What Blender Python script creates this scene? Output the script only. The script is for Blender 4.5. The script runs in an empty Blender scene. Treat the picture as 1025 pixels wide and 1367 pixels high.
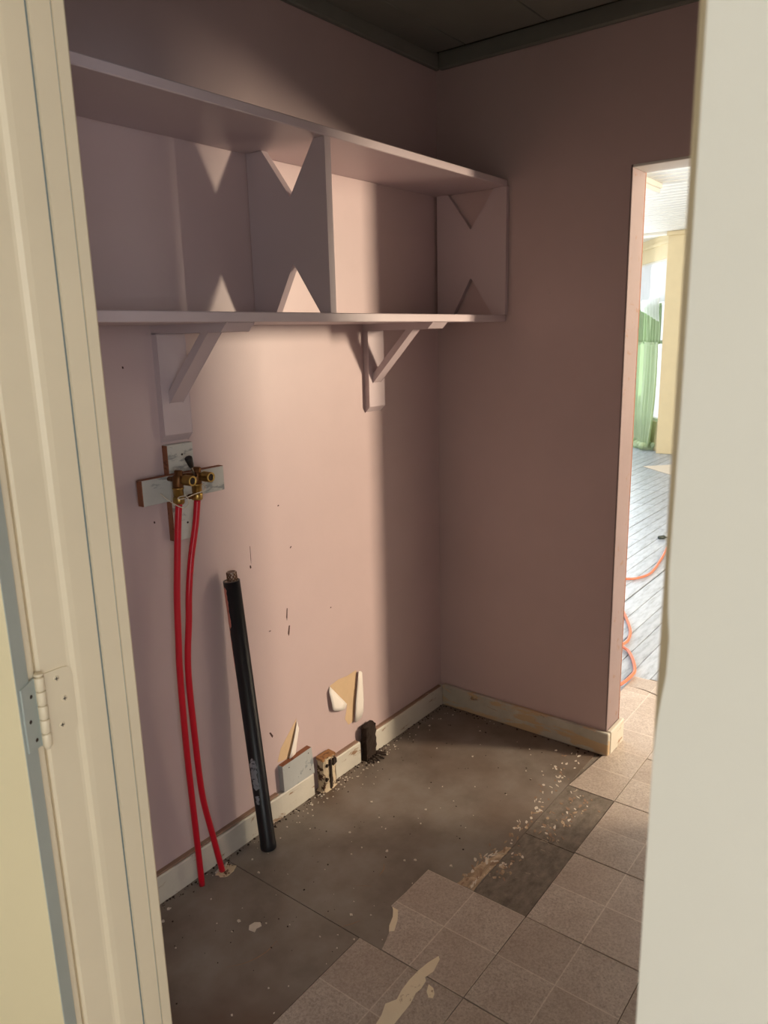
import bpy, bmesh, math, random
from mathutils import Vector, Matrix

random.seed(7)
S = bpy.context.scene
COL = S.collection

# ------------------------------------------------------------------ camera
cam = bpy.data.cameras.new('camera')
cam.sensor_fit = 'HORIZONTAL'
cam.sensor_width = 36.0
cam.lens = 35.551
cam.clip_start = 0.02
cam.clip_end = 200
cam.dof.use_dof = True
cam.dof.focus_distance = 2.2
cam.dof.aperture_fstop = 11.0
cam_o = bpy.data.objects.new('camera', cam)
COL.objects.link(cam_o)
_yaw, _pitch, _roll = math.radians(37.744), math.radians(13.102), math.radians(-1.401)
_f = Vector((math.cos(_yaw) * math.cos(_pitch), math.sin(_yaw) * math.cos(_pitch), -math.sin(_pitch)))
_r = _f.cross(Vector((0, 0, 1))).normalized()
_u = _r.cross(_f)
_R = math.cos(_roll) * _r + math.sin(_roll) * _u
_U = -math.sin(_roll) * _r + math.cos(_roll) * _u
_m = Matrix((_R, _U, -_f)).transposed().to_4x4()
_m.translation = Vector((-2.440, -1.612, 1.5))
cam_o.matrix_world = _m
S.camera = cam_o

# ------------------------------------------------------------------ world (overcast daylight outside the windows)
w = bpy.data.worlds.new('overcast_sky')
S.world = w
w.use_nodes = True
bg = w.node_tree.nodes['Background']
bg.inputs[0].default_value = (0.90, 0.95, 1.0, 1)
bg.inputs[1].default_value = 1.3

# ------------------------------------------------------------------ daylight entering through the windows, and one added fill
def area(name, loc, direction, sx, sy, power, color):
    l = bpy.data.lights.new(name, 'AREA')
    l.shape = 'RECTANGLE'
    l.size, l.size_y = sx, sy
    l.energy = power
    l.color = color
    o = bpy.data.objects.new(name, l)
    COL.objects.link(o)
    o.location = loc
    o.rotation_euler = Vector(direction).to_track_quat('-Z', 'Z').to_euler()
    return o
# warm low daylight from the window of the bright room beyond the doorway
area('daylight_warm_window', (1.54, -3.50, 1.82), (0, 1, 0), 0.36, 0.60, 195, (1.0, 0.82, 0.60))
# cool daylight from the window of the room the photographer stands in
area('daylight_entry_window', (-3.70, -4.05, 1.50), (0, 1, 0), 1.9, 1.2, 49, (0.90, 0.95, 1.0))
# bay daylight in the bright room, then an added fill lamp
area('daylight_bay_window', (7.55, 2.6, 1.45), (-1, 0, 0), 1.6, 1.7, 48, (0.93, 0.97, 1.0))
area('added_side_fill', (2.3, 2.93, 1.5), (0, -1, 0), 1.6, 1.5, 96, (0.84, 0.92, 1.0))  # unseen source, added to brighten the floor by the doorway

# ------------------------------------------------------------------ exposure
S.view_settings.view_transform = 'Standard'
S.view_settings.look = 'None'
S.view_settings.exposure = 0.0
S.view_settings.gamma = 1.0
S.view_settings.use_curve_mapping = False

# ================================================================== materials
def lin(c):
    out = []
    for v in c:
        v = v / 255.0
        out.append(v / 12.92 if v <= 0.04045 else ((v + 0.055) / 1.055) ** 2.4)
    return (out[0], out[1], out[2], 1.0)

class NT:
    def __init__(self, name):
        self.m = bpy.data.materials.new(name)
        self.m.use_nodes = True
        self.t = self.m.node_tree
        self.b = self.t.nodes['Principled BSDF']
        self.co = self.t.nodes.new('ShaderNodeTexCoord')
    def n(self, typ, **kw):
        nd = self.t.nodes.new(typ)
        for k, v in kw.items():
            setattr(nd, k, v)
        return nd
    def l(self, a, b):
        self.t.links.new(a, b)
    def noise(self, scale, detail=4, rough=0.6, coord='Object', stretch=None, dist=0.0):
        nd = self.n('ShaderNodeTexNoise')
        nd.inputs['Scale'].default_value = scale
        nd.inputs['Detail'].default_value = detail
        nd.inputs['Roughness'].default_value = rough
        nd.inputs['Distortion'].default_value = dist
        if stretch:
            mp = self.n('ShaderNodeMapping')
            mp.inputs['Scale'].default_value = stretch
            self.l(self.co.outputs[coord], mp.inputs[0])
            self.l(mp.outputs[0], nd.inputs['Vector'])
        else:
            self.l(self.co.outputs[coord], nd.inputs['Vector'])
        return nd.outputs['Fac']
    def ramp(self, fac, stops, interp='LINEAR'):
        r = self.n('ShaderNodeValToRGB')
        r.color_ramp.interpolation = interp
        el = r.color_ramp.elements
        while len(el) < len(stops):
            el.new(0.5)
        for e, (p, c) in zip(el, stops):
            e.position = p
            e.color = c
        self.l(fac, r.inputs[0])
        return r.outputs[0]
    def mix(self, fac, a, b, blend='MIX'):
        mx = self.n('ShaderNodeMix', data_type='RGBA', blend_type=blend)
        for sock, v in ((mx.inputs[0], fac), (mx.inputs[6], a), (mx.inputs[7], b)):
            if hasattr(v, 'default_value') or hasattr(v, 'is_output'):
                self.l(v, sock)
            else:
                sock.default_value = v
        return mx.outputs[2]
    def math(self, op, a, b=None, c=None):
        nd = self.n('ShaderNodeMath', operation=op)
        for i, v in enumerate((a, b, c)):
            if v is None:
                continue
            if isinstance(v, (int, float)):
                nd.inputs[i].default_value = v
            else:
                self.l(v, nd.inputs[i])
        return nd.outputs[0]
    def bump(self, h, strength=0.2, dist=0.002):
        b = self.n('ShaderNodeBump')
        b.inputs['Strength'].default_value = strength
        b.inputs['Distance'].default_value = dist
        self.l(h, b.inputs['Height'])
        self.l(b.outputs[0], self.b.inputs['Normal'])
    def color(self, c):
        if isinstance(c, tuple):
            self.b.inputs['Base Color'].default_value = c
        else:
            self.l(c, self.b.inputs['Base Color'])
    def rough(self, r):
        if isinstance(r, (int, float)):
            self.b.inputs['Roughness'].default_value = r
        else:
            self.l(r, self.b.inputs['Roughness'])

def dk(c, k):
    return (c[0] * k, c[1] * k, c[2] * k, 1.0)

def paint(name, c, rough=0.5, var=0.05, scale=6, bump=0.12, bscale=45, metallic=0.0, spec=None):
    t = NT(name)
    base = lin(c)
    n1 = t.noise(scale, 5)
    t.color(t.ramp(n1, [(0.3, dk(base, 1 - var)), (0.7, dk(base, 1 + var))]))
    t.rough(rough)
    t.b.inputs['Metallic'].default_value = metallic
    if spec is not None:
        t.b.inputs['Specular IOR Level'].default_value = spec
    if bump:
        t.bump(t.noise(bscale, 3), bump, 0.002)
    return t.m

def worn(name, c, wear, rough=0.55, amount=0.62, scale=14, var=0.06, bump=0.3, stretch=None):
    """paint with chips and dirt of its own shape"""
    t = NT(name)
    base = lin(c)
    n1 = t.noise(7, 5)
    col = t.ramp(n1, [(0.3, dk(base, 1 - var)), (0.7, dk(base, 1 + var))])
    n2 = t.noise(scale, 8, 0.7, stretch=stretch, dist=0.4)
    mask = t.ramp(n2, [(amount, (0, 0, 0, 1)), (amount + 0.05, (1, 1, 1, 1))])
    t.color(t.mix(mask, col, lin(wear)))
    t.rough(rough)
    t.bump(n2, bump, 0.003)
    return t.m

PINK = (203, 180, 179)
M = {}
# wall: pink paint, faint roller texture
t = NT('pink_wall_paint')
b0 = lin(PINK)
n1 = t.noise(2.2, 4)
col = t.ramp(n1, [(0.3, dk(b0, 0.95)), (0.7, dk(b0, 1.04))])
sc = t.noise(26, 9, 0.75, dist=0.6)
col = t.mix(t.ramp(sc, [(0.705, (0, 0, 0, 1)), (0.73, (0.55, 0.55, 0.55, 1))]), col, lin((150, 120, 112)))
t.color(col)
t.rough(0.42)
t.bump(t.noise(70, 3), 0.12, 0.002)
M['pink'] = t.m
M['pink_wood'] = paint('pink_shelf_paint', (204, 187, 190), 0.4, 0.03, 3, 0.10, 30)
M['cream'] = paint('cream_trim_paint', (236, 219, 188), 0.45, 0.03, 4, 0.15, 25)
M['cream_wall'] = paint('cream_wall_paint', (240, 235, 222), 0.5, 0.02, 3, 0.05, 40)
M['door_cream'] = paint('cream_door_paint', (236, 220, 180), 0.5, 0.02, 3, 0.05, 40)
M['door_edge'] = paint('shaded_door_edge', (178, 184, 176), 0.5, 0.05, 6, 0.1, 40)  # cream door edge greyed: its shade is put into the colour
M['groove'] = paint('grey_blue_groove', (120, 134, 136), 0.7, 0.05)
M['dark_gap'] = paint('dark_gap', (52, 40, 32), 0.9, 0.1)
M['ceiling'] = paint('grey_green_ceiling_panel', (122, 124, 116), 0.7, 0.05, 5, 0.1, 30)
M['crown'] = paint('grey_green_trim_paint', (122, 124, 116), 0.6, 0.06, 8, 0.1, 30)
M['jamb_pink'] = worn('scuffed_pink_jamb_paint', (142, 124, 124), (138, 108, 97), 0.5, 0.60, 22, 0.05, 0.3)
M['white_room'] = paint('white_room_paint', (240, 238, 230), 0.6, 0.02)
M['yellow_trim'] = paint('pale_yellow_trim_paint', (226, 210, 172), 0.55, 0.03)
M['bead_white'] = paint('white_beadboard_paint', (240, 240, 236), 0.55, 0.02)

# grey painted subfloor with dirt and stains
t = NT('grey_painted_subfloor')
n1 = t.noise(3.2, 6, 0.6)
n2 = t.noise(1.4, 4, 0.55, dist=0.5)
c1 = t.ramp(n1, [(0.28, lin((100, 88, 78))), (0.5, lin((132, 123, 115))), (0.75, lin((156, 150, 144)))])
c1 = t.mix(t.ramp(n2, [(0.44, (0, 0, 0, 1)), (0.62, (0.8, 0.8, 0.8, 1))]), c1, lin((104, 84, 70)))
n3 = t.noise(38, 8, 0.72)
c1 = t.mix(t.ramp(n3, [(0.67, (0, 0, 0, 1)), (0.72, (0.8, 0.8, 0.8, 1))]), c1, lin((58, 46, 38)))
n4 = t.noise(55, 6, 0.7, stretch=(1, 1, 1), dist=0.3)
c1 = t.mix(t.ramp(n4, [(0.735, (0, 0, 0, 1)), (0.75, (0.7, 0.7, 0.7, 1))]), c1, lin((172, 160, 146)))
t.color(c1)
t.rough(t.ramp(n1, [(0.3, (0.55, 0.55, 0.55, 1)), (0.7, (0.38, 0.38, 0.38, 1))]))
t.bump(t.noise(30, 5), 0.25, 0.002)
M['subfloor'] = t.m

# bare underlayment with adhesive
t = NT('bare_underlayment')
n1 = t.noise(26, 6, 0.65, stretch=(1.0, 1.6, 1))
c1 = t.ramp(n1, [(0.3, lin((96, 86, 78))), (0.6, lin((130, 120, 110))), (0.8, lin((148, 136, 124)))])
n2 = t.noise(24, 8, 0.75, dist=0.9)
m2 = t.ramp(n2, [(0.62, (0, 0, 0, 1)), (0.66, (0.85, 0.85, 0.85, 1))])
c1 = t.mix(m2, c1, lin((196, 180, 160)))
t.color(c1)
t.rough(0.75)
t.bump(n1, 0.5, 0.003)
M['underlay'] = t.m

t = NT('adhesive_residue')
n1 = t.noise(30, 8, 0.75, stretch=(0.7, 1.5, 1), dist=0.8)
c1 = t.ramp(n1, [(0.35, lin((140, 122, 104))), (0.5, lin((178, 154, 130))), (0.6, lin((208, 186, 160))), (0.68, lin((224, 210, 192)))])
t.color(c1)
t.rough(0.8)
t.bump(n1, 0.6, 0.003)
M['adhesive'] = t.m

# printed vinyl tile: four small squares a tile
t = NT('printed_vinyl_tile')
oi = t.n('ShaderNodeObjectInfo')
n1 = t.noise(170, 6, 0.75)
n2 = t.noise(9, 5, 0.6)
c1 = t.ramp(n1, [(0.3, lin((142, 130, 121))), (0.5, lin((190, 178, 168))), (0.72, lin((220, 210, 201)))])
c1 = t.mix(t.ramp(n2, [(0.35, (0, 0, 0, 1)), (0.75, (0.5, 0.5, 0.5, 1))]), c1, lin((150, 130, 118)))
sx = t.n('ShaderNodeSeparateXYZ')
t.l(t.co.outputs['Object'], sx.inputs[0])
ax = t.math('ABSOLUTE', sx.outputs[0])
ay = t.math('ABSOLUTE', sx.outputs[1])
mn = t.math('MINIMUM', ax, ay)
line = t.math('LESS_THAN', mn, 0.0016)
mxx = t.math('MAXIMUM', ax, ay)
edge = t.math('GREATER_THAN', mxx, 0.1525)
quad = t.math('GREATER_THAN', t.math('MULTIPLY', sx.outputs[0], sx.outputs[1]), 0.0)
c1 = t.mix(t.math('MULTIPLY', quad, 0.28), c1, lin((158, 140, 128)))
c1 = t.mix(t.math('MULTIPLY', line, 0.42), c1, lin((232, 222, 210)))
c1 = t.mix(t.math('MULTIPLY', edge, 0.3), c1, lin((226, 214, 202)))
n5 = t.noise(30, 7, 0.7)
c1 = t.mix(t.ramp(n5, [(0.70, (0, 0, 0, 1)), (0.75, (0.7, 0.7, 0.7, 1))]), c1, lin((92, 76, 66)))
hv = t.n('ShaderNodeHueSaturation')
t.l(c1, hv.inputs['Color'])
t.l(t.math('MULTIPLY_ADD', oi.outputs['Random'], 0.22, 0.90), hv.inputs['Value'])
t.color(hv.outputs[0])
t.rough(0.42)
t.bump(n1, 0.25, 0.001)
M['tile'] = t.m

M['tan_glue'] = paint('tan_glue', (150, 124, 104), 0.8, 0.15, 60, 0.4, 90)
M['torn_cream'] = worn('torn_tile_backing', (244, 230, 204), (170, 140, 110), 0.8, 0.6, 40)
M['baseboard'] = worn('worn_cream_baseboard_paint', (206, 200, 188), (150, 118, 90), 0.5, 0.60, 16, 0.08, 0.3, stretch=(0.6, 0.6, 1.8))
def board_mat(name, stretch):
    t = NT(name)
    c1 = t.ramp(t.noise(9, 5), [(0.3, lin((176, 172, 160))), (0.7, lin((204, 199, 186)))])
    n2 = t.noise(5.0, 7, 0.65, stretch=stretch, dist=0.5)
    c1 = t.mix(t.ramp(n2, [(0.47, (0, 0, 0, 1)), (0.51, (1, 1, 1, 1))]), c1, lin((200, 174, 138)))
    n3 = t.noise(13, 7, 0.7, stretch=stretch, dist=0.5)
    c1 = t.mix(t.ramp(n3, [(0.60, (0, 0, 0, 1)), (0.66, (0.9, 0.9, 0.9, 1))]), c1, lin((112, 84, 62)))
    t.color(c1)
    t.rough(0.55)
    t.bump(n3, 0.3, 0.003)
    return t.m
M['baseboard_r'] = board_mat('stained_baseboard_paint', (1.0, 0.55, 2.2))
M['baseboard_top'] = worn('brown_bare_baseboard_edge', (150, 122, 104), (200, 186, 170), 0.7, 0.62, 30)
M['wall_scar'] = paint('bare_wall_scar', (212, 182, 146), 0.8, 0.06, 12, 0.2, 60)
M['paper_white'] = paint('white_paper_back', (240, 232, 224), 0.7, 0.02)
M['pex'] = paint('red_pex_plastic', (206, 22, 44), 0.32, 0.04, 10, 0)
t = NT('scuffed_black_pipe')
n1 = t.noise(9, 6, 0.7, stretch=(1, 1, 0.35), dist=0.5)
c1 = t.mix(t.ramp(n1, [(0.66, (0, 0, 0, 1)), (0.70, (0.6, 0.6, 0.6, 1))]), lin((22, 23, 28)), lin((104, 108, 114)))
t.color(c1)
t.rough(0.38)
M['abs'] = t.m
M['pink_smear'] = paint('pink_paint_smear', (212, 138, 122), 0.6, 0.1, 30)
M['grey_smear'] = worn('grey_tape_residue', (150, 154, 162), (40, 42, 48), 0.5, 0.54, 70)
M['brass'] = paint('tarnished_brass', (176, 146, 84), 0.34, 0.18, 30, 0.1, 60, 1.0)
M['bronze'] = paint('dark_bronze_body', (112, 76, 46), 0.45, 0.2, 30, 0.2, 60, 0.85)
M['steel'] = paint('steel', (170, 168, 160), 0.3, 0.08, 30, 0, 40, 1.0)
M['black_grip'] = paint('black_rubber_grip', (20, 20, 20), 0.45, 0.05)
M['wire'] = paint('pale_wire', (214, 204, 186), 0.45, 0.05)
M['board_white'] = worn('weathered_whitewashed_board', (196, 196, 190), (150, 152, 150), 0.65, 0.55, 22, 0.08, 0.25, stretch=(0.5, 1, 1.4))
M['board_cut'] = worn('brown_sawn_board_edge', (140, 88, 62), (104, 62, 42), 0.8, 0.55, 30)
M['board_grey'] = worn('grey_blue_painted_block', (176, 178, 178), (136, 142, 146), 0.65, 0.56, 24)
M['rot_light'] = worn('peeling_cream_rotten_wood', (206, 188, 160), (74, 46, 30), 0.85, 0.52, 45, 0.1, 0.8)
M['rot_dark'] = worn('dark_rotten_wood', (46, 32, 24), (86, 58, 38), 0.9, 0.62, 50, 0.2, 0.9)
M['rot_end'] = worn('brown_cut_wood_end', (166, 120, 78), (110, 72, 44), 0.85, 0.55, 40)
M['scar_dark'] = paint('dark_scratch', (74, 50, 44), 0.9, 0.1)
M['chip'] = paint('pale_paint_chip', (214, 204, 192), 0.7, 0.1, 40)
M['knurl'] = paint('galvanised_fitting', (168, 150, 138), 0.4, 0.1, 40, 0, 40, 0.7)
t = NT('bluish_white_floor_paint')
n1 = t.noise(16, 7, 0.7, stretch=(0.35, 2.2, 1))
oi = t.n('ShaderNodeObjectInfo')
c1 = t.ramp(n1, [(0.34, lin((132, 140, 152))), (0.5, lin((168, 178, 192))), (0.7, lin((186, 195, 207)))])
hv = t.n('ShaderNodeHueSaturation')
t.l(c1, hv.inputs['Color'])
t.l(t.math('MULTIPLY_ADD', oi.outputs['Random'], 0.16, 0.86), hv.inputs['Value'])
t.color(hv.outputs[0])
t.rough(0.35)
t.bump(n1, 0.25, 0.002)
M['plank'] = t.m
M['plank_gap'] = paint('dark_floor_gap', (70, 68, 66), 0.9, 0.1)
M['orange'] = paint('orange_cord_rubber', (216, 116, 84), 0.4, 0.04)
M['plug'] = paint('black_plug', (30, 42, 36), 0.4, 0.05)
M['card'] = paint('pale_cardboard', (214, 204, 190), 0.8, 0.05)
def cloth(name, c, trans):
    t = NT(name)
    base = lin(c)
    n1 = t.noise(30, 3, stretch=(1, 1, 0.2))
    t.color(t.ramp(n1, [(0.3, dk(base, 0.93)), (0.7, dk(base, 1.05))]))
    t.rough(0.85)
    tb = t.n('ShaderNodeBsdfTranslucent')
    tb.inputs[0].default_value = base
    mx = t.n('ShaderNodeMixShader')
    mx.inputs[0].default_value = trans
    t.l(t.b.outputs[0], mx.inputs[1])
    t.l(tb.outputs[0], mx.inputs[2])
    t.l(mx.outputs[0], t.t.nodes['Material Output'].inputs['Surface'])
    return t.m
M['green'] = cloth('light_green_curtain_cloth', (216, 232, 202), 0.45)
M['green_dark'] = cloth('green_valance_cloth', (178, 200, 160), 0.4)
M['sheer'] = cloth('white_sheer_cloth', (240, 244, 242), 0.6)
M['blind'] = cloth('white_roller_blind_cloth', (246, 248, 250), 0.6)
t = NT('window_glass')
t.color((1, 1, 1, 1))
t.rough(0.02)
gl = t.n('ShaderNodeBsdfTransparent')
gs = t.n('ShaderNodeBsdfGlossy')
gs.inputs['Roughness'].default_value = 0.02
mx = t.n('ShaderNodeMixShader')
mx.inputs[0].default_value = 0.06
t.l(gl.outputs[0], mx.inputs[1])
t.l(gs.outputs[0], mx.inputs[2])
t.l(mx.outputs[0], t.t.nodes['Material Output'].inputs['Surface'])
M['glass'] = t.m

# ================================================================== mesh helpers
def link(name, me, mat=None, parent=None, loc=None, rot=None, smooth=False):
    if mat and not me.materials:
        me.materials.append(M[mat])
    if smooth:
        for p in me.polygons:
            p.use_smooth = True
    o = bpy.data.objects.new(name, me)
    COL.objects.link(o)
    if parent:
        o.parent = parent
    if loc:
        o.location = loc
    if rot:
        o.rotation_euler = rot
    return o

def tag(o, label, cat=None, group=None, kind=None):
    o['label'] = label
    if cat:
        o['category'] = cat
    if group:
        o['group'] = group
    if kind:
        o['kind'] = kind
    return o

def struct(o, label, cat):
    return tag(o, label, cat, kind='structure')

def empty(name, loc, label, cat, group=None):
    o = bpy.data.objects.new(name, None)
    COL.objects.link(o)
    o.location = loc
    o.empty_display_size = 0.05
    return tag(o, label, cat, group)

def bm_mesh(bm, name='mesh'):
    bmesh.ops.recalc_face_normals(bm, faces=bm.faces)
    me = bpy.data.meshes.new(name)
    bm.to_mesh(me)
    bm.free()
    return me

def add_box(bm, x0, x1, y0, y1, z0, z1, bevel=0.0, seg=1):
    vs = [bm.verts.new(p) for p in ((x0, y0, z0), (x1, y0, z0), (x1, y1, z0), (x0, y1, z0), (x0, y0, z1), (x1, y0, z1), (x1, y1, z1), (x0, y1, z1))]
    fs = [bm.faces.new([vs[i] for i in q]) for q in ((0, 3, 2, 1), (4, 5, 6, 7), (0, 1, 5, 4), (1, 2, 6, 5), (2, 3, 7, 6), (3, 0, 4, 7))]
    if bevel > 0:
        es = set(e for f in fs for e in f.edges)
        bmesh.ops.bevel(bm, geom=list(es), offset=bevel, segments=seg, profile=0.6, affect='EDGES')

def box(name, x0, x1, y0, y1, z0, z1, mat, parent=None, bevel=0.0, origin=None, seg=1):
    """box in world coordinates; origin becomes the object's origin"""
    ox, oy, oz = origin if origin else (0, 0, 0)
    bm = bmesh.new()
    add_box(bm, x0 - ox, x1 - ox, y0 - oy, y1 - oy, z0 - oz, z1 - oz, bevel, seg)
    return link(name, bm_mesh(bm, name), mat, parent, origin)

def prism(bm, poly, a, b, axis):
    """polygon (2d) extruded from a to b along axis; 2d coords are the other two axes in xyz order"""
    def P(p, v):
        if axis == 'x':
            return (v, p[0], p[1])
        if axis == 'y':
            return (p[0], v, p[1])
        return (p[0], p[1], v)
    A = [bm.verts.new(P(p, a)) for p in poly]
    B = [bm.verts.new(P(p, b)) for p in poly]
    n = len(poly)
    bm.faces.new(A)
    bm.faces.new(B[::-1])
    for i in range(n):
        bm.faces.new((A[i], A[(i + 1) % n], B[(i + 1) % n], B[i]))
    bm.normal_update()

def prism_obj(name, poly, a, b, axis, mat, parent=None, bevel=0.0, tri=True):
    bm = bmesh.new()
    prism(bm, poly, a, b, axis)
    if bevel:
        es = [e for e in bm.edges]
        bmesh.ops.bevel(bm, geom=es, offset=bevel, segments=1, affect='EDGES')
    if tri:
        bmesh.ops.triangulate(bm, faces=[f for f in bm.faces if len(f.verts) > 4])
    return link(name, bm_mesh(bm, name), mat, parent)

def catmull(pts, sub=6):
    P = [Vector(p) for p in pts]
    P = [2 * P[0] - P[1]] + P + [2 * P[-1] - P[-2]]
    out = []
    for i in range(1, len(P) - 2):
        p0, p1, p2, p3 = P[i - 1], P[i], P[i + 1], P[i + 2]
        for k in range(sub):
            s = k / sub
            out.append(0.5 * ((2 * p1) + (p2 - p0) * s + (2 * p0 - 5 * p1 + 4 * p2 - p3) * s * s + (3 * p1 - p0 - 3 * p2 + p3) * s ** 3))
    out.append(P[-2])
    return out

def add_tube(bm, pts, rad, seg=12, cap=True):
    pts = [Vector(p) for p in pts]
    n = len(pts)
    rads = rad if isinstance(rad, (list, tuple)) else [rad] * n
    rings = []
    up = None
    for i in range(n):
        d = (pts[min(i + 1, n - 1)] - pts[max(i - 1, 0)]).normalized()
        if up is None:
            up = Vector((0, 1, 0)) if abs(d.y) < 0.9 else Vector((1, 0, 0))
        a = (up - d * up.dot(d)).normalized()
        up = a
        b = d.cross(a)
        rings.append([bm.verts.new(pts[i] + rads[i] * (math.cos(2 * math.pi * k / seg) * a + math.sin(2 * math.pi * k / seg) * b)) for k in range(seg)])
    for i in range(n - 1):
        for k in range(seg):
            f = bm.faces.new((rings[i][k], rings[i][(k + 1) % seg], rings[i + 1][(k + 1) % seg], rings[i + 1][k]))
            f.smooth = True
    if cap:
        bm.faces.new(rings[0][::-1])
        bm.faces.new(rings[-1])

def tube(name, pts, rad, mat, parent=None, seg=12, sub=6):
    bm = bmesh.new()
    P = catmull(pts, sub) if sub > 1 else pts
    add_tube(bm, P, rad, seg)
    return link(name, bm_mesh(bm, name), mat, parent)

def lathe_between(bm, p0, p1, prof, seg=20):
    """profile list of (t, radius) along p0->p1"""
    p0, p1 = Vector(p0), Vector(p1)
    d = (p1 - p0)
    dn = d.normalized()
    a = dn.orthogonal().normalized()
    b = dn.cross(a)
    rings = []
    for tt, r in prof:
        c = p0 + d * tt
        rings.append([bm.verts.new(c + max(r, 1e-5) * (math.cos(2 * math.pi * k / seg) * a + math.sin(2 * math.pi * k / seg) * b)) for k in range(seg)])
    for i in range(len(rings) - 1):
        for k in range(seg):
            f = bm.faces.new((rings[i][k], rings[i][(k + 1) % seg], rings[i + 1][(k + 1) % seg], rings[i + 1][k]))
            f.smooth = abs(prof[i][0] - prof[i + 1][0]) > 1e-6
    bm.faces.new(rings[0][::-1])
    bm.faces.new(rings[-1])

def lathe(name, p0, p1, prof, mat, parent=None, seg=20):
    bm = bmesh.new()
    lathe_between(bm, p0, p1, prof, seg)
    return link(name, bm_mesh(bm, name), mat, parent)

CEIL = 2.44

# ================================================================== the setting: walls
WX = -1.830   # closet face of the wall the photographer looks through
WO = -1.975   # outer face of that wall
JL, JR = -0.650, -1.4725   # faces of the two jambs
DY = -0.708   # near edge of the doorway to the bright room

struct(box('wall_back', WX - 0.145, 0.11, 0.0, 0.12, 0, CEIL, 'pink'), 'pink painted wall behind the shelves and red pipes', 'wall')

bm = bmesh.new()
prism(bm, [(0.0, 0.0), (0.0, CEIL), (-1.90, CEIL), (-1.90, 0.0), (-1.56, 0.0), (-1.56, 1.988), (DY, 1.988), (DY, 0.0)], 0.0, 0.11, 'x')
bmesh.ops.triangulate(bm, faces=[f for f in bm.faces if len(f.verts) > 4])
struct(link('wall_right', bm_mesh(bm), 'pink'), 'pink end wall with open doorway to the bright room', 'wall')

bm = bmesh.new()
add_box(bm, WO, WX, -0.628, 0.0, 0, CEIL)
add_box(bm, WO, WX, -4.2, -1.492, 0, CEIL)
add_box(bm, WO, WX, -1.492, -0.628, 2.07, CEIL)
struct(link('wall_front', bm_mesh(bm), 'cream_wall'), 'cream wall around the doorway the photo is taken through', 'wall')
struct(box('wall_side', WX, 0.0, -1.90, -1.78, 0, CEIL, 'pink'), 'pink side wall hidden behind the right door casing', 'wall')

# scuffed reveal of the doorway to the bright room
jr = struct(box('trim_1', -0.002, 0.112, DY - 0.006, DY, 0.0, 1.988, 'jamb_pink', bevel=0.0015), 'scuffed pink reveal at the near side of the bright doorway', 'door trim')
struct(box('trim_2', -0.002, 0.112, -1.56, DY - 0.006, 1.980, 1.988, 'white_room', bevel=0.0015), 'pale head lining of the bright doorway', 'door trim')
struct(box('trim_3', 0.112, 0.126, DY - 0.004, DY + 0.085, 0.0, 2.075, 'board_cut', bevel=0.002), 'brown casing edge on the far side of the bright doorway', 'door trim')

# ------------------------------------------------------------------ ceiling: dark panels and crown boards
ce = struct(box('ceiling', WX, 0.0, -1.78, 0.0, CEIL, CEIL + 0.08, 'dark_gap'), 'dark grey panelled ceiling of the small pink room', 'ceiling')
ys = [-0.006, -0.1465, -0.439, -0.735, -1.03, -1.325, -1.62, -1.775]
for a, b in zip(ys[:-1], ys[1:]):
    box('ceiling_panel', WX + 0.004, -0.047, b + 0.0015, a - 0.0015, CEIL - 0.010, CEIL + 0.001, 'ceiling', ce, 0.0015)
struct(box('trim_4', WX, -0.004, -0.020, 0.0, 2.388, 2.440, 'crown', bevel=0.004), 'grey green crown board along the shelf wall', 'crown trim')
struct(box('trim_5', -0.022, 0.0, -1.775, -0.022, 2.386, 2.440, 'crown', bevel=0.004), 'grey green crown board along the doorway wall', 'crown trim')

# ------------------------------------------------------------------ floor of the small room
fl = struct(box('floor', WX - 0.145, 0.112, -1.78, 0.0, -0.06, -0.002, 'underlay'), 'dirty floor of the small room, half grey boards and half vinyl tiles', 'floor')
bm = bmesh.new()
add_box(bm, -1.825, -1.1965, -0.535, 0.0, -0.002, 0.0012, 0.0006)
link('floor_sheet', bm_mesh(bm), 'subfloor', fl)
# second sheet: reaches to the old seam at y = -0.684
poly = [(-1.1945, 0.0), (0.0, 0.0), (0.0, -0.684), (-0.884, -0.684), (-0.884, -0.70), (-1.1945, -0.70)]
prism_obj('floor_sheet', poly, -0.002, 0.0012, 'z', 'subfloor', fl)
# bare squares where tiles are missing
for x0, x1 in ((-0.882, -0.5745), (-0.5715, -0.262)):
    box('bare_patch', x0, x1, -0.845, -0.6848, -0.002, 0.0006, 'underlay', fl, 0.0004)
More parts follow.
